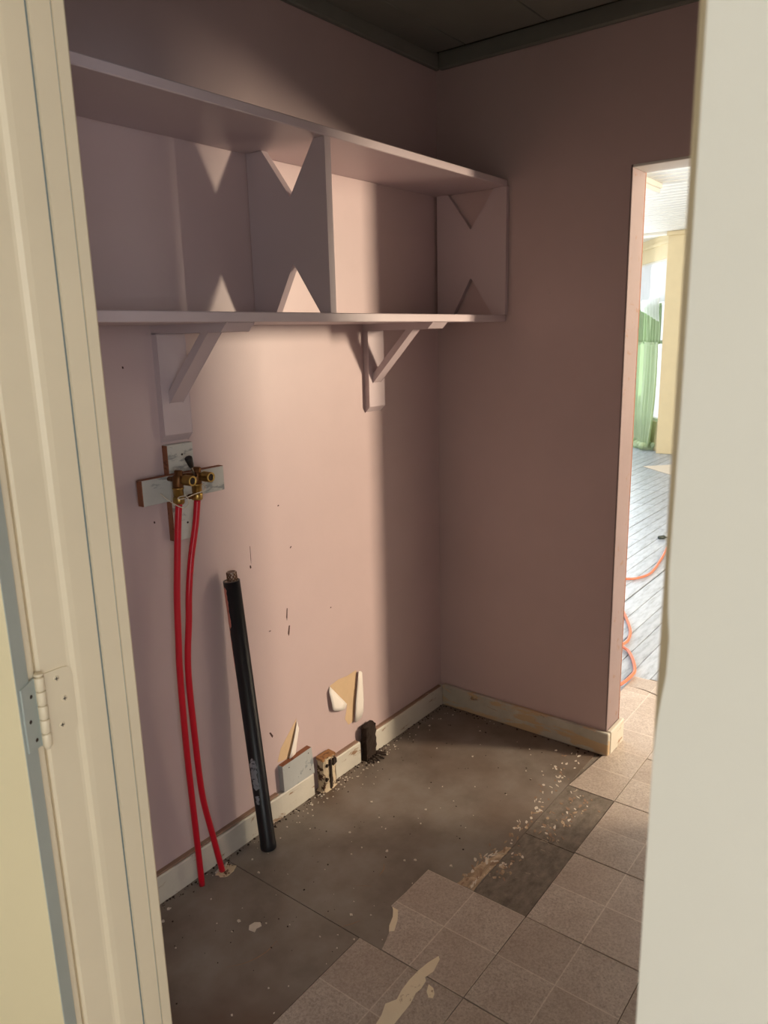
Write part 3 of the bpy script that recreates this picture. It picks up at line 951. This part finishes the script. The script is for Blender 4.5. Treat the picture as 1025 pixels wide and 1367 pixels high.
# ================================================================== shelf unit
su = empty('wall_shelf', (-0.9, 0, 1.537), 'pink painted wooden wall shelf with two boards and notched divider', 'shelf')
def sp(o):
    """shift a part built in world space under the shelf's origin"""
    o.location = -su.location
    return o
sp(box('shelf_board', WX + 0.002, -0.001, -0.285, -0.001, 1.537, 1.560, 'pink_wood', su, 0.002))
sp(box('shelf_board', WX + 0.002, -0.001, -0.285, -0.001, 1.979, 2.001, 'pink_wood', su, 0.002))
def notched(x0, x1, y_back, y_front, top, bot):
    zb, zt = 1.5605, 1.9785
    return prism_obj('divider_panel', [(y_back, zb), (bot[0], zb), (bot[1] + 0.003, bot[2] - 0.004), (bot[1], bot[2]), (bot[1] - 0.004, bot[2] - 0.003), (bot[3], zb), (y_front, zb), (y_front, zt), (top[3], zt), (top[1], top[2]), (top[0], zt), (y_back, zt)], x0, x1, 'x', 'pink_wood', su)
sp(notched(-0.925, -0.903, -0.004, -0.283, (-0.062, -0.158, 1.853, -0.246), (-0.083, -0.158, 1.688, -0.248)))
o = sp(notched(-0.020, -0.002, -0.012, -0.292, (-0.058, -0.152, 1.853, -0.244), (-0.076, -0.152, 1.690, -0.242)))
o.name = 'end_panel'

# brackets
def bracket(xc, label):
    e = empty('shelf_bracket', (xc, 0, 1.25), label, 'bracket', 'wooden brackets under the shelf')
    hw = 0.043
    zt = 1.5365
    # wall board, chamfered at its foot
    for nm, poly in (('wall_board', [(-0.0005, 1.249), (-0.0195, 1.268), (-0.0195, zt - 0.0195), (-0.0005, zt - 0.0195)]),
                     ('cleat', [(-0.0005, zt - 0.019), (-0.256, zt - 0.019), (-0.276, zt), (-0.0005, zt)])):
        bm = bmesh.new()
        prism(bm, [(y_, z_ - 1.25) for y_, z_ in poly], -hw, hw, 'x')
        bmesh.ops.bevel(bm, geom=bm.edges[:], offset=0.0012, segments=1, affect='EDGES')
        link(nm, bm_mesh(bm), 'pink_wood', e)
    bm = bmesh.new()
    poly = [(-0.020, 1.347), (-0.186, 1.5172), (-0.160, 1.5172), (-0.020, 1.375)]
    prism(bm, [(y_, z_ - 1.25) for y_, z_ in poly], -0.021, 0.021, 'x')
    bmesh.ops.bevel(bm, geom=bm.edges[:], offset=0.001, segments=1, affect='EDGES')
    link('strut', bm_mesh(bm), 'pink_wood', e)
    return e
bracket(-1.229, 'pink wooden shelf bracket above the brass valve')
bracket(-0.405, 'pink wooden shelf bracket nearest the room corner')

# ================================================================== valve boards
tag(box('backing_strip', -1.270, -1.190, -0.0205, -0.0005, 0.992, 1.243, 'board_white', bevel=0.001), 'whitewashed upright board strip behind the valve', 'board')
for zz in (1.215, 1.035):
    lathe('nail_hole', (-1.226, -0.0212, zz), (-1.226, -0.0203, zz), [(0, 0.0028), (1, 0.0028)], 'dark_gap', bpy.data.objects['backing_strip'], 10)
prism_obj('sawn_edge', [(-0.0200, 0.993), (-0.001, 0.993), (-0.001, 1.242), (-0.0200, 1.242)], -1.2712, -1.2695, 'x', 'board_cut', bpy.data.objects['backing_strip'])
mb = empty('mounting_board', (-1.238, -0.021, 1.105), 'whitewashed crosswise board carrying the brass valve', 'board')
bm = bmesh.new()
add_box(bm, -0.129, 0.128, -0.0195, 0.0, 0.0, 0.065, 0.0012)
o = link('board', bm_mesh(bm), 'board_white', mb)
bm = bmesh.new()
add_box(bm, -0.1306, -0.1285, -0.0192, -0.0003, 0.0006, 0.0644)
link('sawn_edge', bm_mesh(bm), 'board_cut', mb)
bm = bmesh.new()
add_box(bm, -0.1285, 0.1275, -0.0190, -0.0003, 0.0648, 0.0656)
link('sawn_edge', bm_mesh(bm), 'board_cut', mb)

# ================================================================== brass valve
va = empty('laundry_valve', (-1.262, -0.075, 1.10), 'brass twin laundry valve with black tipped lever', 'valve')
def V(x, y, z):
    return (x + 1.262, y + 0.075, z - 1.10)
for xc in (-1.288, -1.2305):
    tilt = 0.006
    bmx = bmesh.new()
    # body: bulged casting
    lathe_between(bmx, V(xc, -0.075, 1.143), V(xc + tilt, -0.075, 1.187), [(0, 0.0115), (0.06, 0.0135), (0.62, 0.0145), (0.70, 0.012), (0.76, 0.0105), (0.95, 0.0105), (1, 0.008)], 20)
    lathe_between(bmx, V(xc, -0.041, 1.163), V(xc + 0.003, -0.075, 1.163), [(0, 0.006), (1, 0.007)], 16)
    body = link('valve_body', bm_mesh(bmx), 'bronze', va)
    # coupling: hexagon nut and sleeve
    lathe('coupling', V(xc, -0.075, 1.122), V(xc, -0.075, 1.1445), [(0, 0.0115), (0.1, 0.0128), (0.8, 0.0128), (0.85, 0.0145), (1, 0.0145)], 'brass', va, 20)
    lathe('hex_nut', V(xc - 0.001, -0.075, 1.103), V(xc, -0.075, 1.1215), [(0, 0.0130), (0.12, 0.0155), (0.88, 0.0155), (1, 0.0130)], 'brass', va, 6)
    # hose outlet: threaded spout pointing at the viewer and right
    a, b = (xc + 0.0075, -0.082, 1.164), (xc + 0.0105, -0.122, 1.1635)
    prof = [(0, 0.0100), (0.30, 0.0105)]
    for k in range(6):
        prof += [(0.34 + k * 0.10, 0.0132), (0.39 + k * 0.10, 0.0118)]
    prof += [(0.96, 0.0132), (1.0, 0.0125), (1.0, 0.0090), (0.80, 0.0085)]
    sp_ = lathe('hose_outlet', V(*a), V(*b), prof, 'brass', va, 22)
    c = Vector(V(*a)).lerp(Vector(V(*b)), 0.95)
    d = (Vector(V(*b)) - Vector(V(*a))).normalized()
    lathe('outlet_bore', c - d * 0.002, c + d * 0.0005, [(0, 0.0083), (1, 0.0083)], 'dark_gap', sp_, 18)
lathe('cross_bar', V(-1.282, -0.078, 1.168), V(-1.236, -0.078, 1.168), [(0, 0.009), (1, 0.009)], 'bronze', va, 14)
lathe('test_cock', V(-1.275, -0.078, 1.1165), V(-1.252, -0.082, 1.1165), [(0, 0.004), (0.55, 0.004), (0.6, 0.0065), (1, 0.0065)], 'bronze', va, 12)
lv = lathe('lever', V(-1.246, -0.090, 1.170), V(-1.268, -0.107, 1.198), [(0, 0.0028), (1, 0.0024)], 'steel', va, 10)
lathe('lever_grip', V(-1.266, -0.106, 1.195), V(-1.278, -0.112, 1.2215), [(0, 0.0045), (0.08, 0.0060), (0.75, 0.0092), (0.93, 0.0096), (1, 0.0075)], 'black_grip', lv, 16)
# screw holding the valve
lathe('mounting_screw', V(-1.196, -0.0405, 1.131), V(-1.196, -0.049, 1.131), [(0, 0.0035), (0.6, 0.0035), (0.65, 0.0062), (1, 0.0048)], 'steel', va, 12)
# wire tie
wt = [(-1.330, -0.060, 1.134), (-1.318, -0.072, 1.117), (-1.304, -0.090, 1.102), (-1.290, -0.098, 1.096), (-1.278, -0.098, 1.104), (-1.277, -0.096, 1.116), (-1.284, -0.096, 1.124), (-1.299, -0.092, 1.124), (-1.301, -0.090, 1.119), (-1.288, -0.096, 1.1185), (-1.270, -0.0945, 1.121), (-1.250, -0.094, 1.124), (-1.232, -0.0955, 1.126), (-1.216, -0.0905, 1.130), (-1.210, -0.078, 1.138), (-1.2115, -0.064, 1.143)]
tag(tube('wire_tie', wt, 0.0013, 'wire', None, 6, 5), 'thin pale wire twisted around the two brass valve couplings', 'wire')

# ================================================================== pipes
p1 = [(-1.289, -0.075, 1.104), (-1.297, -0.074, 1.051), (-1.309, -0.071, 0.937), (-1.316, -0.069, 0.858), (-1.321, -0.067, 0.758), (-1.325, -0.065, 0.654), (-1.323, -0.061, 0.436), (-1.315, -0.057, 0.202), (-1.307, -0.053, 0.0)]
p2 = [(-1.2315, -0.075, 1.104), (-1.243, -0.074, 1.040), (-1.264, -0.072, 0.955), (-1.283, -0.070, 0.869), (-1.295, -0.069, 0.791), (-1.305, -0.067, 0.710), (-1.309, -0.066, 0.627), (-1.304, -0.063, 0.472), (-1.285, -0.060, 0.280), (-1.260, -0.058, 0.135), (-1.235, -0.056, 0.0)]
# keep the two pipes apart where they run side by side
p2 = [(x + (0.0045 if 0.45 < z < 0.85 else 0.0), y - (0.006 if 0.3 < z < 0.95 else 0.0), z) for x, y, z in p2]
tag(tube('water_pipe', p1, 0.0085, 'pex', None, 14, 8), 'red plastic water pipe dropping nearly straight from the left valve outlet', 'pipe', 'red water pipes')
tag(tube('water_pipe', p2, 0.0085, 'pex', None, 14, 8), 'red plastic water pipe curving down from the right valve outlet', 'pipe', 'red water pipes')
# crusty collars at the floor
ring = [( -1.228 + 0.030 * math.cos(a) * random.uniform(0.8, 1.15), -0.062 + 0.026 * math.sin(a) * random.uniform(0.8, 1.1)) for a in [k * 2 * math.pi / 16 for k in range(16)]]
prism_obj('floor_collar', ring, 0.0012, 0.0032, 'z', 'rot_light', fl)
for a0 in ((-1.247, -0.060, 0.35), (-1.214, -0.058, 0.5)):
    o = box('plaster_sliver', -0.010, 0.010, -0.0025, 0.0025, 0, 0.003, 'chip', fl)
    o.location = (a0[0], a0[1] + 0.012, 0.0035)
    o.rotation_euler = (0, 0.15, a0[2])

# black drain pipe leaning on the wall
B0, B1 = Vector((-1.083, -0.089, 0.0)), Vector((-1.110, -0.040, 0.846))
pe = empty('drain_pipe', B0, 'black plastic drain pipe leaning on the pink wall', 'pipe')
ax_ = (B1 - B0)
rp = 0.0235
lathe('pipe_tube', (0, 0, 0.002), ax_, [(0, rp + 0.0005), (0.002, rp + 0.001), (0.02, rp + 0.001), (0.022, rp), (1.0, rp), (1.0, rp - 0.005), (0.985, rp - 0.005)], 'abs', pe, 28)
dn = ax_.normalized()
lathe('pipe_plug', ax_ - dn * 0.012, ax_ - dn * 0.001, [(0, rp - 0.0052), (1, rp - 0.0052)], 'knurl', pe, 20)
fit_ = lathe('hose_fitting', ax_ - dn * 0.004 + Vector((0.003, 0, 0)), ax_ + dn * 0.026 + Vector((0.004, 0, 0)), [(0, 0.0125), (0.1, 0.0135), (0.9, 0.0135), (1, 0.0125), (1, 0.010), (0.9, 0.0098)], 'knurl', pe, 22)
# knurled lattice around the fitting
bm = bmesh.new()
e1 = dn.orthogonal().normalized()
e2 = dn.cross(e1)
fc = ax_ + Vector((0.0035, 0, 0))
for sgn in (1, -1):
    for k in range(9):
        pts = []
        for i in range(7):
            a = 2 * math.pi * k / 9 + sgn * i * 0.22
            pts.append(fc + dn * (0.001 + 0.0037 * i) + 0.0137 * (math.cos(a) * e1 + math.sin(a) * e2))
        add_tube(bm, pts, 0.0011, 5)
link('knurling', bm_mesh(bm), 'bronze', fit_)
# smears: thin shells hugging the tube
e1 = Vector((1, 0, 0)) - dn * dn.x
e1.normalize()
e2 = dn.cross(e1)      # points away from the viewer or to it
def smear(t0, t1, a0, a1, mat, ragged=0.25):
    bm = bmesh.new()
    nt, na = 14, 6
    g = []
    for i in range(nt + 1):
        tt = t0 + (t1 - t0) * i / nt
        lo = a0 + (a1 - a0) * random.uniform(0, ragged)
        hi = a1 - (a1 - a0) * random.uniform(0, ragged)
        if i in (0, nt):
            lo = hi = (a0 + a1) / 2
        g.append([bm.verts.new(ax_ * tt + (rp + 0.0005) * (math.cos(lo + (hi - lo) * k / na) * e1 + math.sin(lo + (hi - lo) * k / na) * e2)) for k in range(na + 1)])
    for i in range(nt):
        for k in range(na):
            try:
                bm.faces.new((g[i][k], g[i][k + 1], g[i + 1][k + 1], g[i + 1][k])).smooth = True
            except ValueError:
                pass
    bmesh.ops.remove_doubles(bm, verts=bm.verts[:], dist=1e-6)
    return link('smear', bm_mesh(bm), mat, pe)
vw = Vector((-2.44, -1.612, 1.5)) - B0
av = math.atan2(vw.dot(e2), vw.dot(e1))     # the pipe's side that faces the room
smear(0.985, 0.84, av - 1.45, av - 0.75, 'pink_smear')
smear(0.84, 0.70, av - 1.5, av - 1.15, 'pink_smear', 0.4)
smear(0.37, 0.245, av - 1.2, av + 0.05, 'grey_smear', 0.35)
smear(0.225, 0.19, av - 0.9, av - 0.2, 'grey_smear', 0.35)

# ================================================================== things along the back baseboard
bk = empty('wood_block', (-0.868, 0, 0.115), 'small grey blue board nailed above the baseboard', 'board')
bm = bmesh.new()
prism(bm, [(-0.070, -0.031), (0.070, -0.031), (0.060, 0.066), (-0.073, 0.060)], -0.0205, -0.0005, 'y')
bmesh.ops.bevel(bm, geom=bm.edges[:], offset=0.001, segments=1, affect='EDGES')
link('board', bm_mesh(bm), 'board_grey', bk)
bm = bmesh.new()
prism(bm, [(-0.072, 0.0597), (0.060, 0.0657), (0.060, 0.0668), (-0.072, 0.0608)], -0.0200, -0.001, 'y')
link('sawn_edge', bm_mesh(bm), 'board_cut', bk)
for x_, z_ in ((-0.045, 0.045), (0.045, 0.052), (0.05, -0.01)):
    lathe('nail_head', (x_, -0.0202, z_), (x_, -0.0212, z_), [(0, 0.0022), (1, 0.0018)], 'dark_gap', bk, 8)

def rough_stub(name, pos, w_, d_, h_, mat, label, cat, seed):
    rnd = random.Random(seed)
    e = empty(name, pos, label, cat)
    bm = bmesh.new()
    nz, na = 9, 18
    rings = []
    for i in range(nz + 1):
        z = h_ * i / nz
        r = []
        for k in range(na):
            a = 2 * math.pi * k / na
            sq = 1.0 / max(abs(math.cos(a)), abs(math.sin(a))) ** 0.75
            j = 1 + rnd.uniform(-0.09, 0.09)
            flare = 1.0 + (0.18 if i == 0 else 0.0)
            r.append(bm.verts.new((w_ / 2 * math.cos(a) * sq * j * flare, -d_ / 2 + d_ / 2 * math.sin(a) * sq * j * (flare if math.sin(a) < 0 else 1), z + (rnd.uniform(-0.004, 0.006) if i == nz else 0) + (0.0 if i else 0.001))))
        rings.append(r)
    for i in range(nz):
        for k in range(na):
            bm.faces.new((rings[i][k], rings[i][(k + 1) % na], rings[i + 1][(k + 1) % na], rings[i + 1][k]))
    bm.faces.new(rings[0][::-1])
    bm.faces.new(rings[-1])
    link('stub_body', bm_mesh(bm), mat, e)
    return e, rnd
st, rnd = rough_stub('wood_stub', (-0.744, -0.006, 0.0), 0.064, 0.036, 0.118, 'rot_light', 'peeling cream wooden stub with dark splits beside the grey board', 'wood stub', 3)
bm = bmesh.new()
prism(bm, [(-0.033, -0.034), (0.030, -0.036), (0.033, -0.002), (-0.030, -0.001)], 0.116, 0.125, 'z')
link('cut_end', bm_mesh(bm), 'rot_end', st)
for x0, x1, za, zb in ((-0.004, 0.006, 0.005, 0.115), (0.012, 0.030, 0.085, 0.112), (-0.024, -0.013, 0.04, 0.055), (-0.020, -0.008, 0.092, 0.104)):
    bm = bmesh.new()
    prism(bm, [(x0, za), (x1, za + 0.006), (x1 - 0.002, zb - 0.004), (x0 + 0.001, zb)], -0.0415, -0.034, 'y')
    link('dark_split', bm_mesh(bm), 'rot_dark', st)
st2, rnd = rough_stub('wood_stub', (-0.512, -0.006, 0.0), 0.058, 0.034, 0.128, 'rot_dark', 'dark rotten wooden stub nearest the room corner', 'wood stub', 9)
bm = bmesh.new()
for k in range(7):
    a = -0.3 + k * 0.55
    pts = [(0.02 * math.cos(a) + 0.008, -0.02 - 0.012 * abs(math.sin(a)), 0.012), (0.035 * math.cos(a) + 0.012, -0.036 - 0.018 * abs(math.sin(a)), 0.006), (0.048 * math.cos(a) + 0.012, -0.040 - 0.030 * abs(math.sin(a)), 0.003)]
    add_tube(bm, catmull(pts, 3), 0.003, 5)
link('splinters', bm_mesh(bm), 'rot_dark', st2)

# ================================================================== torn wallpaper on the back wall
WB = bpy.data.objects['wall_back']
def wall_patch(name, pts, th, mat, off=0.0):
    return prism_obj(name, pts, -off - th, -off + 0.0005 if off == 0 else -off, 'y', mat, WB)
wall_patch('torn_patch', [(-0.684, 0.344), (-0.638, 0.351), (-0.590, 0.346), (-0.543, 0.350), (-0.540, 0.342), (-0.566, 0.162), (-0.593, 0.160), (-0.611, 0.189), (-0.596, 0.238), (-0.602, 0.247)], 0.0004, 'wall_scar')
wall_patch('torn_patch', [(-0.849, 0.297), (-0.851, 0.285), (-0.880, 0.176), (-0.905, 0.178), (-0.943, 0.186), (-0.925, 0.226)], 0.0004, 'wall_scar')
def flap(pts, hinge, lift, mat='paper_white'):
    """a curled paper flap: points far from the hinge line stand off the wall"""
    h0, h1 = Vector(hinge[0]), Vector(hinge[1])
    hd = (h1 - h0).normalized()
    nrm = Vector((-hd.y, hd.x))
    dm = max(abs((Vector(p) - h0).dot(nrm)) for p in pts)
    P = []
    n = len(pts)
    for i in range(n):
        a, b = Vector(pts[i]), Vector(pts[(i + 1) % n])
        for k in range(3):
            P.append(a.lerp(b, k / 3))
    bm = bmesh.new()
    c = sum(P, Vector((0, 0))) / len(P)
    def up(p):
        u = abs((p - h0).dot(nrm)) / dm
        return -0.0015 - lift * math.sin(min(1, u) * 1.9)
    vo = [bm.verts.new((p.x, up(p), p.y)) for p in P]
    mid = [bm.verts.new((p.x, up(p), p.y)) for p in [c.lerp(q, 0.5) for q in P]]
    cc = bm.verts.new((c.x, up(c), c.y))
    m = len(P)
    for i in range(m):
        j = (i + 1) % m
        bm.faces.new((vo[i], vo[j], mid[j], mid[i])).smooth = True
        bm.faces.new((mid[i], mid[j], cc)).smooth = True
    o = link('paper_flap', bm_mesh(bm), mat, WB)
    md = o.modifiers.new('thick', 'SOLIDIFY')
    md.thickness = 0.0006
    return o
flap([(-0.685, 0.345), (-0.600, 0.244), (-0.615, 0.235), (-0.635, 0.236), (-0.675, 0.252), (-0.685, 0.262), (-0.695, 0.329)], ((-0.685, 0.345), (-0.600, 0.244)), 0.010)
flap([(-0.538, 0.345), (-0.522, 0.339), (-0.512, 0.329), (-0.507, 0.219), (-0.512, 0.178), (-0.529, 0.161), (-0.568, 0.159), (-0.559, 0.241)], ((-0.507, 0.35), (-0.507, 0.17)), 0.008)
flap([(-0.849, 0.290), (-0.842, 0.260), (-0.862, 0.180), (-0.876, 0.165), (-0.898, 0.179), (-0.875, 0.229)], ((-0.842, 0.29), (-0.862, 0.165)), 0.006)
# dark scratches and dents in the paint
for x, z, w_, h_, lean in ((-0.864, 0.660, 0.005, 0.040, 0.004), (-0.859, 0.604, 0.007, 0.034, 0.006), (-1.001, 0.850, 0.006, 0.010, 0.0), (-0.998, 0.885, 0.0018, 0.055, 0.0), (-0.832, 0.87, 0.006, 0.006, 0.004), (-0.962, 0.290, 0.008, 0.022, -0.008), (-0.94, 0.63, 0.010, 0.003, 0.0), (-0.66, 0.62, 0.006, 0.004, 0.002), (-1.313, 1.050, 0.005, 0.006, 0), (-1.36, 1.44, 0.005, 0.006, 0), (-0.305, 1.43, 0.005, 0.007, 0), (-0.255, 1.45, 0.005, 0.006, 0), (-0.875, 1.01, 0.007, 0.004, 0.002)):
    wall_patch('scratch', [(x - w_ / 2 + lean / 2, z + h_ / 2), (x + w_ / 4 + lean / 2, z + h_ / 2), (x + w_ / 2 - lean / 2, z - h_ / 4), (x - lean / 2, z - h_ / 2), (x - w_ / 2 - lean / 2, z - h_ / 5)], 0.0003, 'scar_dark')

# ================================================================== crumbs of paint and plaster on the floor
bm = bmesh.new()
def crumb(x, y, r, z):
    n = random.randint(4, 7)
    pts = [(x + r * random.uniform(0.5, 1.2) * math.cos(2 * math.pi * k / n), y + r * random.uniform(0.5, 1.2) * math.sin(2 * math.pi * k / n)) for k in range(n)]
    prism(bm, pts, z, z + r * 0.35 + 0.0006, 'z')
for i in range(150):
    x = random.uniform(-1.7, -0.03)
    y = random.uniform(-0.60, -0.03) if random.random() < 0.55 else random.uniform(-0.10, -0.025)
    if x < -1.2 and y < -0.53:
        continue
    crumb(x, y, random.choice((0.0015, 0.002, 0.0025, 0.003, 0.005)), 0.0012)
for i in range(70):
    crumb(random.gauss(-0.62, 0.18), random.uniform(-0.075, -0.03), random.uniform(0.0015, 0.004), 0.0012)
pale = len(bm.faces)
for i in range(420):
    if random.random() < 0.6:
        crumb(random.uniform(-1.75, -0.02), -0.021 - abs(random.gauss(0, 0.012)), random.choice((0.0012, 0.0018, 0.0025, 0.004)), 0.0012)
    elif random.random() < 0.5:
        crumb(-0.021 - abs(random.gauss(0, 0.012)), random.uniform(-0.70, -0.02), random.choice((0.0012, 0.0018, 0.003, 0.004)), 0.0012)
    else:
        crumb(random.uniform(-1.7, -0.05), random.uniform(-0.6, -0.05), random.choice((0.0012, 0.0018, 0.0025)), 0.0012)
bm.faces.ensure_lookup_table()
for k in range(pale, len(bm.faces)):
    bm.faces[k].material_index = 1
o = link('floor_crumbs', bm_mesh(bm), 'chip')
o.data.materials.append(M['rot_dark'])
tag(o, 'pale paint and dark dirt crumbs scattered over the grey floor', 'debris', kind='stuff')
# long pale scuffs in the floor paint
for pts_, wd in (([(-0.935, -0.415), (-0.955, -0.430), (-0.985, -0.437)], 0.0022), ([(-1.46, -0.33), (-1.42, -0.36), (-1.37, -0.375), (-1.32, -0.37)], 0.0016), ([(-1.20, -0.47), (-1.17, -0.49), (-1.15, -0.50)], 0.0014), ([(-1.06, -0.40), (-1.04, -0.43), (-1.03, -0.45)], 0.0012)):
    c_ = catmull([(x, y, 0.0) for x, y in pts_], 4)
    up_ = [(p.x, p.y + wd * math.sin(math.pi * (k + 0.5) / len(c_))) for k, p in enumerate(c_)]
    dn_ = [(p.x, p.y - wd * math.sin(math.pi * (k + 0.5) / len(c_))) for k, p in enumerate(c_)]
    prism_obj('paint_scuff', up_ + dn_[::-1], 0.0010, 0.0014, 'z', 'tan_glue', fl)
pc = prism_obj('paint_chip', [(-1.345, -0.286), (-1.334, -0.276), (-1.318, -0.279), (-1.309, -0.292), (-1.316, -0.303), (-1.330, -0.299), (-1.341, -0.304)], 0.0012, 0.0030, 'z', 'chip')
tag(pc, 'largest white paint chip lying on the grey floor', 'paint chip')
